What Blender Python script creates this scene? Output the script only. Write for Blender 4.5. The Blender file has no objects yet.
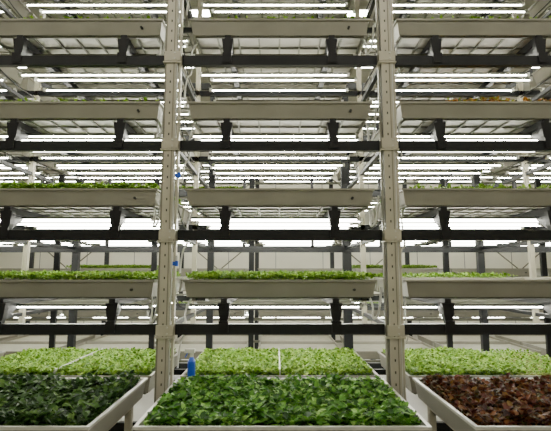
import bpy, math, random
import numpy as np
from mathutils import Vector
random.seed(4)
S=bpy.context.scene
COL=S.collection

# ------------------------------------------------------------ materials
def mat(name,col,rough=.5,metal=0,noise=0,nscale=8,bump=0,spec=.5):
    m=bpy.data.materials.new(name); m.use_nodes=True
    nt=m.node_tree; b=nt.nodes['Principled BSDF']
    b.inputs['Base Color'].default_value=(*col,1)
    b.inputs['Roughness'].default_value=rough
    b.inputs['Metallic'].default_value=metal
    b.inputs['Specular IOR Level'].default_value=spec
    if noise or bump:
        tc=nt.nodes.new('ShaderNodeTexCoord')
        n=nt.nodes.new('ShaderNodeTexNoise'); n.inputs['Scale'].default_value=nscale; n.inputs['Detail'].default_value=5
        nt.links.new(tc.outputs['Object'],n.inputs['Vector'])
        if noise:
            r=nt.nodes.new('ShaderNodeValToRGB')
            r.color_ramp.elements[0].position=.3; r.color_ramp.elements[1].position=.7
            r.color_ramp.elements[0].color=(*[c*(1-noise) for c in col],1)
            r.color_ramp.elements[1].color=(*[min(1,c*(1+noise)) for c in col],1)
            nt.links.new(n.outputs['Fac'],r.inputs['Fac']); nt.links.new(r.outputs['Color'],b.inputs['Base Color'])
        if bump:
            bp=nt.nodes.new('ShaderNodeBump'); bp.inputs['Strength'].default_value=bump
            nt.links.new(n.outputs['Fac'],bp.inputs['Height']); nt.links.new(bp.outputs['Normal'],b.inputs['Normal'])
    return m
def leafmat(name,cols,trans=.25):
    m=bpy.data.materials.new(name); m.use_nodes=True
    nt=m.node_tree; b=nt.nodes['Principled BSDF']
    g=nt.nodes.new('ShaderNodeNewGeometry'); r=nt.nodes.new('ShaderNodeValToRGB')
    els=r.color_ramp.elements
    while len(els)<len(cols): els.new(.5)
    for i,c in enumerate(cols):
        els[i].position=i/(len(cols)-1) if len(cols)>1 else 0
        els[i].color=(*c,1)
    nt.links.new(g.outputs['Random Per Island'],r.inputs['Fac'])
    nt.links.new(r.outputs['Color'],b.inputs['Base Color'])
    b.inputs['Roughness'].default_value=.42
    b.inputs['Specular IOR Level'].default_value=.35
    t=nt.nodes.new('ShaderNodeBsdfTranslucent'); nt.links.new(r.outputs['Color'],t.inputs['Color'])
    mx=nt.nodes.new('ShaderNodeMixShader'); mx.inputs[0].default_value=trans
    nt.links.new(b.outputs[0],mx.inputs[1]); nt.links.new(t.outputs[0],mx.inputs[2])
    nt.links.new(mx.outputs[0],nt.nodes['Material Output'].inputs['Surface'])
    return m
def emit(name,col,s):
    m=bpy.data.materials.new(name); m.use_nodes=True
    b=m.node_tree.nodes['Principled BSDF']
    b.inputs['Base Color'].default_value=(*col,1)
    b.inputs['Emission Color'].default_value=(*col,1); b.inputs['Emission Strength'].default_value=s
    return m
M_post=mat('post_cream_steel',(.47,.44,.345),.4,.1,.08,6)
M_post2=mat('post_darker_steel',(.22,.21,.165),.5,.2,.08,6)  # darker steel for companion strips and channel sides
M_slot=mat('slot_dark',(.03,.03,.03),.8)
M_beam=mat('beam_dark_steel',(.010,.011,.012),.45,.1,.2,5,0,.3)
M_arm=mat('bracket_black',(.008,.008,.009),.5,.1,spec=.3)
M_tray=mat('tray_grey_aluminium',(.275,.265,.215),.38,.2,.08,4)
M_rib=mat('tray_rib',(.115,.115,.085),.5,.2)
M_rim=mat('tray_rim_light',(.54,.535,.48),.32,.3)
M_white=mat('fixture_white',(.6,.6,.55),.4)
M_hose=mat('hose_white',(.6,.6,.55),.4)
M_blue=mat('plastic_blue',(.01,.08,.55),.35)
M_soil=mat('substrate_dark',(.015,.022,.008),.95,0,.4,40,.6)
M_soil2=mat('substrate_green',(.05,.11,.015),.95,0,.4,40,.6)
M_liner=mat('liner_pale',(.42,.415,.33),.7,0,.1,10)
M_plug=mat('plug_tray_pale',(.36,.38,.13),.8,0,.2,30)
M_wall=mat('wall_panel_white',(.76,.74,.62),.6,0,.04,1.5)
M_ceil=mat('ceiling_paint',(.45,.45,.38),.8,0,.05,1)
M_floor=mat('floor_concrete',(.28,.275,.235),.45,0,.12,2.5,.05)
M_seam=mat('panel_seam',(.2,.2,.19),.6)
M_tube=emit('led_tube_glow',(1,.99,.87),48)
M_fill=emit('fill_lamp_glow',(1,.96,.84),56)  # glow of the added fill lamps overhead
M_basil=leafmat('basil_leaf',[(.010,.05,.004),(.035,.14,.008),(.085,.26,.02),(.16,.39,.045),(.36,.60,.14)])  # palest ramp stop puts leaf highlights into the base colour
M_basil_unlit=leafmat('basil_leaf_unlit',[(.006,.024,.004),(.014,.05,.007),(.03,.085,.012),(.055,.14,.02),(.13,.25,.045)])  # basil copy coloured darker to stand for the left trays' lack of light
M_micro=leafmat('microgreen_leaf',[(.08,.19,.010),(.16,.32,.022),(.25,.43,.045),(.40,.57,.10)])
M_red=leafmat('red_lettuce_leaf',[(.018,.004,.003),(.06,.010,.006),(.12,.024,.009),(.035,.045,.007),(.18,.045,.015),(.22,.12,.025)])
M_rust=leafmat('rust_leaf',[(.3,.08,.01),(.4,.18,.03),(.2,.3,.04)])

# ------------------------------------------------------------ mesh builder
class MB:
    def __init__(s): s.v=[]; s.f=[]; s.mi=[]; s.mats=[]
    def m(s,mt):
        if mt not in s.mats: s.mats.append(mt)
        return s.mats.index(mt)
    def box(s,x0,x1,y0,y1,z0,z1,mt):
        k=len(s.v); i=s.m(mt)
        s.v+=[(x0,y0,z0),(x1,y0,z0),(x1,y1,z0),(x0,y1,z0),(x0,y0,z1),(x1,y0,z1),(x1,y1,z1),(x0,y1,z1)]
        for q in [(0,3,2,1),(4,5,6,7),(0,1,5,4),(1,2,6,5),(2,3,7,6),(3,0,4,7)]:
            s.f.append(tuple(k+a for a in q)); s.mi.append(i)
    def prism(s,poly,x0,x1,mt):
        k=len(s.v); n=len(poly); i=s.m(mt)
        s.v+=[(x0,a,b) for a,b in poly]+[(x1,a,b) for a,b in poly]
        s.f.append(tuple(range(k,k+n))); s.mi.append(i)
        s.f.append(tuple(range(k+2*n-1,k+n-1,-1))); s.mi.append(i)
        for j in range(n):
            a=j;b=(j+1)%n
            s.f.append((k+a,k+n+a,k+n+b,k+b)); s.mi.append(i)
    def prismy(s,poly,y0,y1,mt):
        k=len(s.v); n=len(poly); i=s.m(mt)
        s.v+=[(a,y0,b) for a,b in poly]+[(a,y1,b) for a,b in poly]
        s.f.append(tuple(range(k,k+n))); s.mi.append(i)
        s.f.append(tuple(range(k+2*n-1,k+n-1,-1))); s.mi.append(i)
        for j in range(n):
            a=j;b=(j+1)%n
            s.f.append((k+a,k+b,k+n+b,k+n+a)); s.mi.append(i)
    def cyl(s,p,q,r,mt,n=10,r2=None):
        p=Vector(p);q=Vector(q); d=(q-p).normalized(); r2=r if r2 is None else r2
        a=d.orthogonal().normalized(); b=d.cross(a); k=len(s.v); i=s.m(mt)
        for c,rr in((p,r),(q,r2)):
            for j in range(n):
                t=2*math.pi*j/n; s.v.append(tuple(c+rr*(a*math.cos(t)+b*math.sin(t))))
        for j in range(n):
            l=(j+1)%n; s.f.append((k+j,k+l,k+n+l,k+n+j)); s.mi.append(i)
        s.f.append(tuple(range(k+n-1,k-1,-1))); s.mi.append(i)
        s.f.append(tuple(range(k+n,k+2*n))); s.mi.append(i)
    def rings(s,rs,mt):
        k=len(s.v); i=s.m(mt)
        for w,d,z in rs: s.v+=[(-w/2,-d/2,z),(w/2,-d/2,z),(w/2,d/2,z),(-w/2,d/2,z)]
        for r in range(len(rs)-1):
            for j in range(4):
                l=(j+1)%4; a=k+4*r
                s.f.append((a+j,a+l,a+4+l,a+4+j)); s.mi.append(i)
        s.f.append((k+3,k+2,k+1,k)); s.mi.append(i)
        a=k+4*(len(rs)-1); s.f.append((a,a+1,a+2,a+3)); s.mi.append(i)
    def mesh(s,name):
        me=bpy.data.meshes.new(name); me.from_pydata(s.v,[],s.f)
        for m_ in s.mats: me.materials.append(m_)
        me.polygons.foreach_set('material_index',s.mi); me.update(); return me
def ob(name,me,parent=None,loc=(0,0,0)):
    o=bpy.data.objects.new(name,me); COL.objects.link(o); o.location=loc
    if parent: o.parent=parent
    return o
def empty(name,loc=(0,0,0)):
    o=bpy.data.objects.new(name,None); COL.objects.link(o); o.location=loc; o.empty_display_size=.1; return o
def hose(name,pts,r,mt,parent=None):
    c=bpy.data.curves.new(name,'CURVE'); c.dimensions='3D'; c.bevel_depth=r; c.bevel_resolution=2
    sp=c.splines.new('NURBS'); sp.points.add(len(pts)-1)
    for i,p in enumerate(pts): sp.points[i].co=(*p,1)
    sp.use_endpoint_u=True; sp.order_u=3; c.materials.append(mt)
    return ob(name,c,parent)

# ------------------------------------------------------------ crops
def crop(name,x0,x1,y0,y1,nplants,k,leaf,h,mt,seed,cup=.5,bumpy=.35,width=.62):
    R=np.random.default_rng(seed)
    px=R.uniform(x0,x1,nplants); py=R.uniform(y0,y1,nplants)
    ph=[R.uniform(0,6.28,2) for _ in range(4)]
    fr=[(9,7),(17,-13),(-23,19),(31,29)]
    bump=sum(np.sin(px*a+p[0])*np.cos(py*b+p[1]) for (a,b),p in zip(fr,ph))/2.2
    base=h*(.78+bumpy*.35*bump+R.uniform(-.2,.2,nplants)*bumpy*1.6)
    N=nplants*k
    PX=np.repeat(px,k);PY=np.repeat(py,k);PZ=np.repeat(base,k)
    ang=R.uniform(0,6.28,N); el=R.uniform(-.35,cup+.5,N); L=leaf*R.uniform(.6,1.25,N); W=L*width/2*R.uniform(.8,1.2,N)
    PZ=PZ-np.abs(R.normal(0,.22,N))*h*.5
    d=np.stack([np.cos(ang)*np.cos(el),np.sin(ang)*np.cos(el),np.sin(el)],1)
    s=np.stack([-np.sin(ang),np.cos(ang),R.uniform(-.3,.3,N)],1)
    up=np.cross(d,s); up*=np.sign(up[:,2:3])
    B=np.stack([PX,PY,PZ],1)
    L=L[:,None];W=W[:,None]
    st=B+d*L*.12
    v=[st, st+d*L*.32+s*W*.9+up*W*.35, st+d*L*.66+s*W*.75+up*W*.2, st+d*L*.98-up*L*.14,
       st+d*L*.66-s*W*.75+up*W*.2, st+d*L*.32-s*W*.9+up*W*.35, st+d*L*.5]
    V=np.stack(v,1).reshape(-1,3)
    m=.006
    V[:,0]=np.clip(V[:,0],x0-m,x1+m); V[:,1]=np.clip(V[:,1],y0-m,y1+m); V[:,2]=np.maximum(V[:,2],.002)
    o=(np.arange(N)*7)[:,None,None]
    F=(o+np.array([[0,1,6],[1,2,6],[2,3,6],[3,4,6],[4,5,6],[5,0,6]])[None]).reshape(-1,3)
    me=bpy.data.meshes.new(name)
    me.vertices.add(len(V)); me.vertices.foreach_set('co',V.ravel())
    me.loops.add(F.size); me.loops.foreach_set('vertex_index',F.ravel().astype(np.int32))
    me.polygons.add(len(F)); me.polygons.foreach_set('loop_start',np.arange(0,F.size,3,dtype=np.int32))
    me.materials.append(mt); me.update(calc_edges=True); me.validate()
    return me

TW,TD,TH=1.31,.92,.115
IW,ID=TW-.07,TD-.07
yf=-ID/2+.02; yb=ID/2-.02
C_micro=crop('microgreens',-IW/2,IW/2,-ID/2,ID/2,4200,4,.030,.048,M_micro,1,.5)
C_micro_half=crop('microgreens',-IW/2,.14,-ID/2,ID/2,2600,4,.030,.048,M_micro,2,.5)
C_plug=crop('seedlings',.16,IW/2,-ID/2,ID/2,420,4,.026,.035,M_micro,3,.6)
C_basil=crop('basil_leaves',-IW/2,IW/2,yf,yb,2300,5,.043,.045,M_basil,4,.4,1.0)
C_basil_unlit=crop('basil_leaves',-IW/2,IW/2,yf,yb,2000,5,.046,.050,M_basil_unlit,5,.4,1.0)
C_red=crop('red_lettuce_leaves',-IW/2,IW/2,yf,yb,2600,5,.038,.043,M_red,6,.5,1.0,.7)
C_redgreen=crop('green_lettuce_leaves',.20,IW/2,.16,yb,420,5,.040,.062,M_basil,7,.6,.4)
IWu,IDu=TW-.03,TD-.03
C_sprout=crop('sprouts',-IWu/2,IWu/2,-IDu/2,IDu/2,2600,4,.034,.060,M_micro,8,.7)
C_sparse=crop('sprouts',-IWu/2,IWu/2,-IDu/2,IDu/2,420,4,.034,.034,M_micro,9,.8)
C_rust=crop('rust_sprouts',-.3,IWu/2,-IDu/2,IDu/2,520,4,.034,.044,M_rust,10,.8)

# ------------------------------------------------------------ tray
def pan_mesh(rimmat,ribs=True):
    b=MB()
    b.rings([(TW-.05,TD-.05,0),(TW-.02,TD-.02,TH*.85),(TW,TD,TH*.88),(TW,TD,TH),(TW-.035,TD-.035,TH),(TW-.05,TD-.05,TH*.55)],M_tray)
    if rimmat:
        i=b.m(rimmat)
        for f in range(4,20): b.mi[f]=i
    if ribs:
        n=9
        for j in range(n):
            x=-(TW-.1)/2+(TW-.1)*j/(n-1)
            b.box(x-.006,x+.006,-TD/2+.04,TD/2-.04,-.012,.0005,M_rib)
        for j in range(6):
            y=-(TD-.1)/2+(TD-.1)*j/5
            b.box(-TW/2+.04,TW/2-.04,y-.006,y+.006,-.010,.0005,M_rib)
    b.cyl((.50,-TD/2+.02,TH*.42),(.50,-TD/2-.004,TH*.42),.009,M_slot,12)
    return b.mesh('pan')
P_up=pan_mesh(None); P_low=pan_mesh(M_rim)
def slab(w,d,z,mt,x0=None):
    b=MB(); b.box(-w/2 if x0 is None else x0,w/2,-d/2,d/2,TH*.5,z,mt); return b.mesh('substrate')
SB_d=slab(TW-.052,TD-.052,TH*.72,M_soil); SB_g=slab(TW-.052,TD-.052,TH*.80,M_soil2)
SB_l=slab(TW-.052,TD-.052,TH*.72,M_liner)
def plugmesh():
    b=MB(); b.box(.15,IW/2,-ID/2,ID/2,TH*.5,TH*.86,M_plug)
    for i in range(10):
        x=.17+i*.046; b.box(x,x+.006,-ID/2,ID/2,TH*.86,TH*.95,M_plug)
    for i in range(17):
        y=-ID/2+i*ID/16.5; b.box(.15,IW/2,y,y+.006,TH*.86,TH*.95,M_plug)
    return b.mesh('plug_tray')
PLUG=plugmesh()
def divmesh():
    b=MB(); b.box(-.004,.004,-ID/2,ID/2,TH*.7,TH*1.30,M_rim); return b.mesh('divider')
DIV=divmesh()
def tray(loc,kind,low=False):
    e=empty('grow_tray',loc)
    ob('pan',P_low if low else P_up,e)
    zc=TH*.72
    def add(c,sub,z=zc):
        ob('substrate',sub,e); ob(c.name.split('.')[0],c,e,(0,0,z))
    if kind=='micro': add(C_micro,SB_g,TH*.8)
    elif kind=='mixed':
        add(C_micro_half,SB_g,TH*.8); ob('plug_tray',PLUG,e); ob('seedlings',C_plug,e,(0,0,TH*.86))
    elif kind=='basil': add(C_basil,SB_d,TH*.66)
    elif kind=='basil_unlit': add(C_basil_unlit,SB_d,TH*.66)
    elif kind=='red': add(C_red,SB_d,TH*.66); ob('green_lettuce_leaves',C_redgreen,e,(0,0,TH*.66))
    elif kind=='sprout': add(C_sprout,SB_g,TH*.8)
    elif kind=='sparse': add(C_sparse,SB_d,TH*.88)
    elif kind=='rust': add(C_rust,SB_d,TH*.88)
    else: ob('substrate',SB_l,e)
    if kind in('micro',): ob('divider',DIV,e)
    return e

# ------------------------------------------------------------ LED bank
def led_mesh(ys,L=1.26):
    b=MB()
    for y in ys:
        off=random.choice((-.04,0,.04))
        b.box(-L/2+off,L/2+off,y-.009,y+.009,-.016,0,M_rib)
        b.cyl((-L/2+.03+off,y,-.020),(L/2-.03+off,y,-.020),.0055,M_tube,8)
        for sx in(-1,1):
            x=sx*(L/2-.015)+off; b.box(x-.012,x+.012,y-.011,y+.011,-.030,-.0,M_white)
    return b.mesh('led_tubes')
LED_near=led_mesh([.20,.30,.52,.62,.84,1.12,1.23,1.46,1.70])
LED_far=led_mesh([.25,.7,1.2,1.6])

BX=.03; PITCH=1.5
bays=[-2,-1,0,1,2]
tops=[3.945,3.32,2.695,2.07,1.445,.82]
Y0=3.06
# ------------------------------------------------------------ front rack
rack=empty('grow_rack')
b=MB()
for k in range(-3,3):
    x=BX+PITCH*(k+.5)
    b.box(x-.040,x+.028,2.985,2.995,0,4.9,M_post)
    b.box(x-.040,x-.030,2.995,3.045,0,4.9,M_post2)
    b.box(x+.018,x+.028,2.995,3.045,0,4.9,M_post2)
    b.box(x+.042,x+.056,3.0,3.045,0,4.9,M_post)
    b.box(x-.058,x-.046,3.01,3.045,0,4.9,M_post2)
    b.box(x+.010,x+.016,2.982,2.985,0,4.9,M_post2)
    z=.1
    while z<4.8:
        b.box(x-.014,x-.006,2.9835,2.986,z,z+.016,M_slot)
        z+=.075
    for t in tops:
        b.box(x-.062,x+.060,2.975,3.05,t-.375,t-.365,M_post)
        b.box(x-.055,x+.055,2.978,2.985,t-.36,t-.29,M_post)
        for dz in(-.345,-.305): b.cyl((x+.018,2.979,t+dz),(x+.018,2.970,t+dz),.006,M_rim,6)
    b.box(x-.08,x+.08,2.94,3.09,0,.012,M_post)
b.box(-.60,-.46,2.99,3.05,.785,.79,M_post)
b.box(-.68,-.46,3.042,3.05,.775,.80,M_post)
# blue hose clips on the left upright
for (k,zs) in((-1,(1.535,2.13)),):
    for z in zs:
        x=BX+PITCH*(k+.5)+.068
        b.cyl((x,2.99,z),(x,2.99,z+.035),.011,M_blue,10); b.cyl((x,2.99,z+.035),(x,2.99,z+.07),.009,M_white,10)
        b.box(x-.03,x+.005,2.995,3.002,z+.005,z+.03,M_blue)
ob('front_uprights',b.mesh('front_uprights'),rack)
b=MB()
for k in range(-3,3):
    x=BX+PITCH*(k+.5)
    b.box(x-.035,x+.035,5.0,5.06,0,4.9,M_beam)
    b.box(x-.02,x+.02,4.0,4.04,1.0,4.9,M_post)
    for t in tops: b.box(x-.015,x+.015,3.04,5.0,t-.33,t-.30,M_beam)
ob('rear_uprights',b.mesh('rear_uprights'),rack)
b=MB()
xl,xr=BX-PITCH*2.55,BX+PITCH*2.55
for t in tops:
    b.prism([(3.046,t-.36),(3.086,t-.36),(3.086,t-.352),(3.054,t-.352),(3.054,t-.298),(3.086,t-.298),(3.086,t-.29),(3.046,t-.29)],xl,xr,M_beam)
    b.box(xl,xr,4.955,5.0,t-.36,t-.29,M_beam)
    b.box(xl,xr,4.0,4.03,t-.20,t-.155,M_beam)
ob('beams',b.mesh('beams'),rack)
b=MB()
for bi in bays:
    for t in tops:
        last=(t==tops[-1])
        ye=4.0 if last else 4.955
        for sx in(-.375,.375):
            x=BX+PITCH*bi+sx
            b.box(x-.022,x+.022,Y0-.0,ye,t-.175,t-TH-.012,M_arm)
            b.prismy([(x-.016,t-.30),(x+.016,t-.30),(x+.03,t-.25),(x+.042,t-.155),(x-.042,t-.155),(x-.03,t-.25)],3.055,3.10,M_arm)
            b.box(x-.032,x+.032,3.036,3.046,t-.345,t-.27,M_arm)
            b.prism([(3.10,t-.29),(3.30,t-.175),(3.10,t-.175)],x-.006,x+.006,M_arm)
            b.box(x-.014,x+.014,ye-.05,ye-.01,t-.30,t-.155,M_arm)
ob('tray_brackets',b.mesh('tray_brackets'),rack)

plan={
 0:{}, 1:{-1:('sparse','none'),0:('sparse','none'),1:('sparse','none')},
 2:{1:('rust','rust'),-1:('sparse','none')},
 3:{-1:('sprout','none'),1:('sparse','none'),-2:('sprout','none')},
 4:{-2:('sprout','none'),-1:('sprout','none'),0:('sprout','none'),1:('none','sparse')},
 5:{-2:('micro',0),-1:('micro',0),0:('micro',0),1:('mixed',0),2:('mixed',0)}}
for li,t in enumerate(tops):
    for bi in bays:
        x=BX+PITCH*bi
        fk,rk=plan[li].get(bi,('none','none'))
        tray((x,Y0+TD/2,t-TH),fk)
        if rk!=0: tray((x,Y0+TD/2+.97,t-TH),rk)
        if li<5:
            e=empty('led_grow_light',(x,Y0,t-.175)); ob('led_tubes',LED_near,e)

for bi in bays:
    for li,t in enumerate(tops[:-1]):
        x=BX+PITCH*bi
        R=random.Random(bi*10+li)
        hose('irrigation_hose_part',[(x+.60,Y0+.10,t-.08),(x+.64,Y0+.06,t-.16),(x+.62,Y0+.03,t-.26-R.random()*.08),(x+.675,Y0+.02,t-.22),(x+.68,Y0+.01,t-.05)],.007,M_hose,rack)
        hose('irrigation_hose_part',[(x-.60,Y0+.15,t-.10),(x-.655,Y0+.08,t-.18),(x-.63,Y0+.04,t-.33-R.random()*.1),(x-.675,Y0+.04,t-.42),(x-.68,Y0+.03,t-.58)],.006,M_hose,rack)
for k in range(-3,3):
    x=BX+PITCH*(k+.5)
    hose('cable_part',[(x+.034,2.995,.3),(x+.036,2.992,1.5),(x+.032,2.99,2.3),(x+.036,2.992,3.2),(x+.034,2.995,4.8)],.004,M_white,rack)
    for li,t in enumerate(tops):
        hose('cable_part',[(x+.045,3.03,t-.1),(x+.02,3.3,t-.2),(x-.02,3.8,t-.24),(x,4.3,t-.2)],.005,M_arm,rack)

# ------------------------------------------------------------ front roll-out trays
for bi,kind in((-2,'basil_unlit'),(-1,'basil_unlit'),(0,'basil'),(1,'red'),(2,'red')):
    x=BX+PITCH*bi; yc=2.525; zt=.826-TH
    tray((x,yc,zt),kind,True)
    e=empty('tray_trolley',(x,yc,0))
    b=MB()
    zb=zt-.0125
    for sx in(-.56,.56): b.box(sx-.02,sx+.02,-.42,.42,zb-.04,zb,M_post)
    for sy in(-.40,.40): b.box(-.56,.56,sy-.02,sy+.02,zb-.08,zb-.04,M_post)
    for sx in(-.56,.56):
        for sy in(-.40,.40):
            b.box(sx-.02,sx+.02,sy-.02,sy+.02,.07,zb-.04,M_post)
            b.cyl((sx-.014,sy,.035),(sx+.014,sy,.035),.035,M_slot,14)
            b.box(sx-.02,sx+.02,sy-.012,sy+.012,.05,.075,M_rim)
        b.box(sx-.012,sx+.012,-.40,.40,.25,.28,M_post)
    ob('frame',b.mesh('frame'),e)

# ------------------------------------------------------------ background rack
YB=7.0
brack=empty('grow_rack')
btops=[.3+.625*i for i in range(0,7)]
b=MB()
for k in range(-5,5):
    x=BX+.35+PITCH*(k+.5)
    for y in(YB-.05,YB+2.0): b.box(x-.04,x+.04,y,y+.05,0,4.9,M_beam)
for k in(-4,-2,0,2):
    x=BX+.35+PITCH*(k+.5)
    for z in(.9,2.15):
        b.cyl((x,YB+2.03,z),(x+PITCH,YB+2.03,z+1.25),.012,M_rib,6); b.cyl((x+PITCH,YB+2.04,z),(x,YB+2.04,z+1.25),.012,M_rib,6)
for t in btops:
    b.box(BX-7.2,BX+7.2,YB-.0,YB+.03,t-.17,t-TH-.012,M_rib)
    b.box(BX-7.2,BX+7.2,YB+1.97,YB+2.0,t-.17,t-TH-.012,M_rib)
    for bi in range(-4,5):
        for sx in(-.375,.375):
            x=BX+.35+PITCH*bi+sx; b.box(x-.02,x+.02,YB+.03,YB+1.97,t-.17,t-TH-.012,M_arm)
ob('rack_frame',b.mesh('rack_frame'),brack)
for i,t in enumerate(btops):
    for bi in range(-4,5):
        x=BX+.35+PITCH*bi
        kind='sprout' if (i in(1,) or (i+bi)%3==0) and i!=0 else 'none'
        tray((x,YB+TD/2+.02,t-TH),kind); tray((x,YB+TD/2+1.0,t-TH),'none')
        e=empty('led_grow_light',(x,YB,t-.17)); ob('led_tubes',LED_far,e)

# spray bottle on the little plate beside the upright
sb=empty('spray_bottle',(-.545,3.017,.79)); b=MB()
b.cyl((0,0,0),(0,0,.13),.025,M_blue,16); b.cyl((0,0,.13),(0,0,.16),.025,M_blue,16,.011)
b.cyl((0,0,.16),(0,0,.185),.013,M_white,12); b.box(-.045,.02,-.012,.012,.185,.21,M_white)
b.prismy([(-.03,.185),(-.022,.185),(-.038,.155),(-.044,.158)],-.005,.005,M_blue)
ob('bottle',b.mesh('bottle'),sb)

# ------------------------------------------------------------ room
def room(name,x0,x1,y0,y1,z0,z1,mt):
    b=MB(); b.box(x0,x1,y0,y1,z0,z1,mt); return b.mesh(name)
ob('floor',room('floor',-9,9,-4,11.5,-.1,0,M_floor))
ob('ceiling',room('ceiling',-9,9,-4,11.5,5.2,5.3,M_ceil))
b=MB(); b.box(-9,9,11.5,11.6,0,5.2,M_wall)
for i in range(15): b.box(-8.4+i*1.2,-8.385+i*1.2,11.494,11.5,0,5.2,M_seam)
ob('wall_back',b.mesh('wall_back'))
ob('wall_front',room('wall_front',-9,9,-4.1,-4,0,5.2,M_wall))
ob('wall_left',room('wall_left',-9.1,-9,-4,11.5,0,5.2,M_wall))
ob('wall_right',room('wall_right',9,9.1,-4,11.5,0,5.2,M_wall))
for x in(-4.5,-1.5,1.5,4.5):  # unseen overhead fill lamps, added to raise ambient light on the rack fronts
    for y in(-1.6,.8,6.0,10.6):
        e=empty('fill_lamp',(x,y,5.2)); b=MB()
        b.box(-.65,.65,-.09,.09,-.05,0,M_white); b.box(-.62,.62,-.07,.07,-.06,-.05,M_fill)
        ob('fill_lamp_body',b.mesh('fill_lamp_body'),e)
w=bpy.data.worlds.new('world'); S.world=w; w.use_nodes=True
w.node_tree.nodes['Background'].inputs[0].default_value=(.8,.85,.9,1); w.node_tree.nodes['Background'].inputs[1].default_value=.3

# ------------------------------------------------------------ camera
cd=bpy.data.cameras.new('camera'); cam=bpy.data.objects.new('camera',cd); COL.objects.link(cam)
cd.sensor_width=36; cd.lens=450/551*36; cam.location=(0,0,1.5); cam.rotation_euler=(math.radians(97.1),0,0); cd.clip_start=.05
S.camera=cam
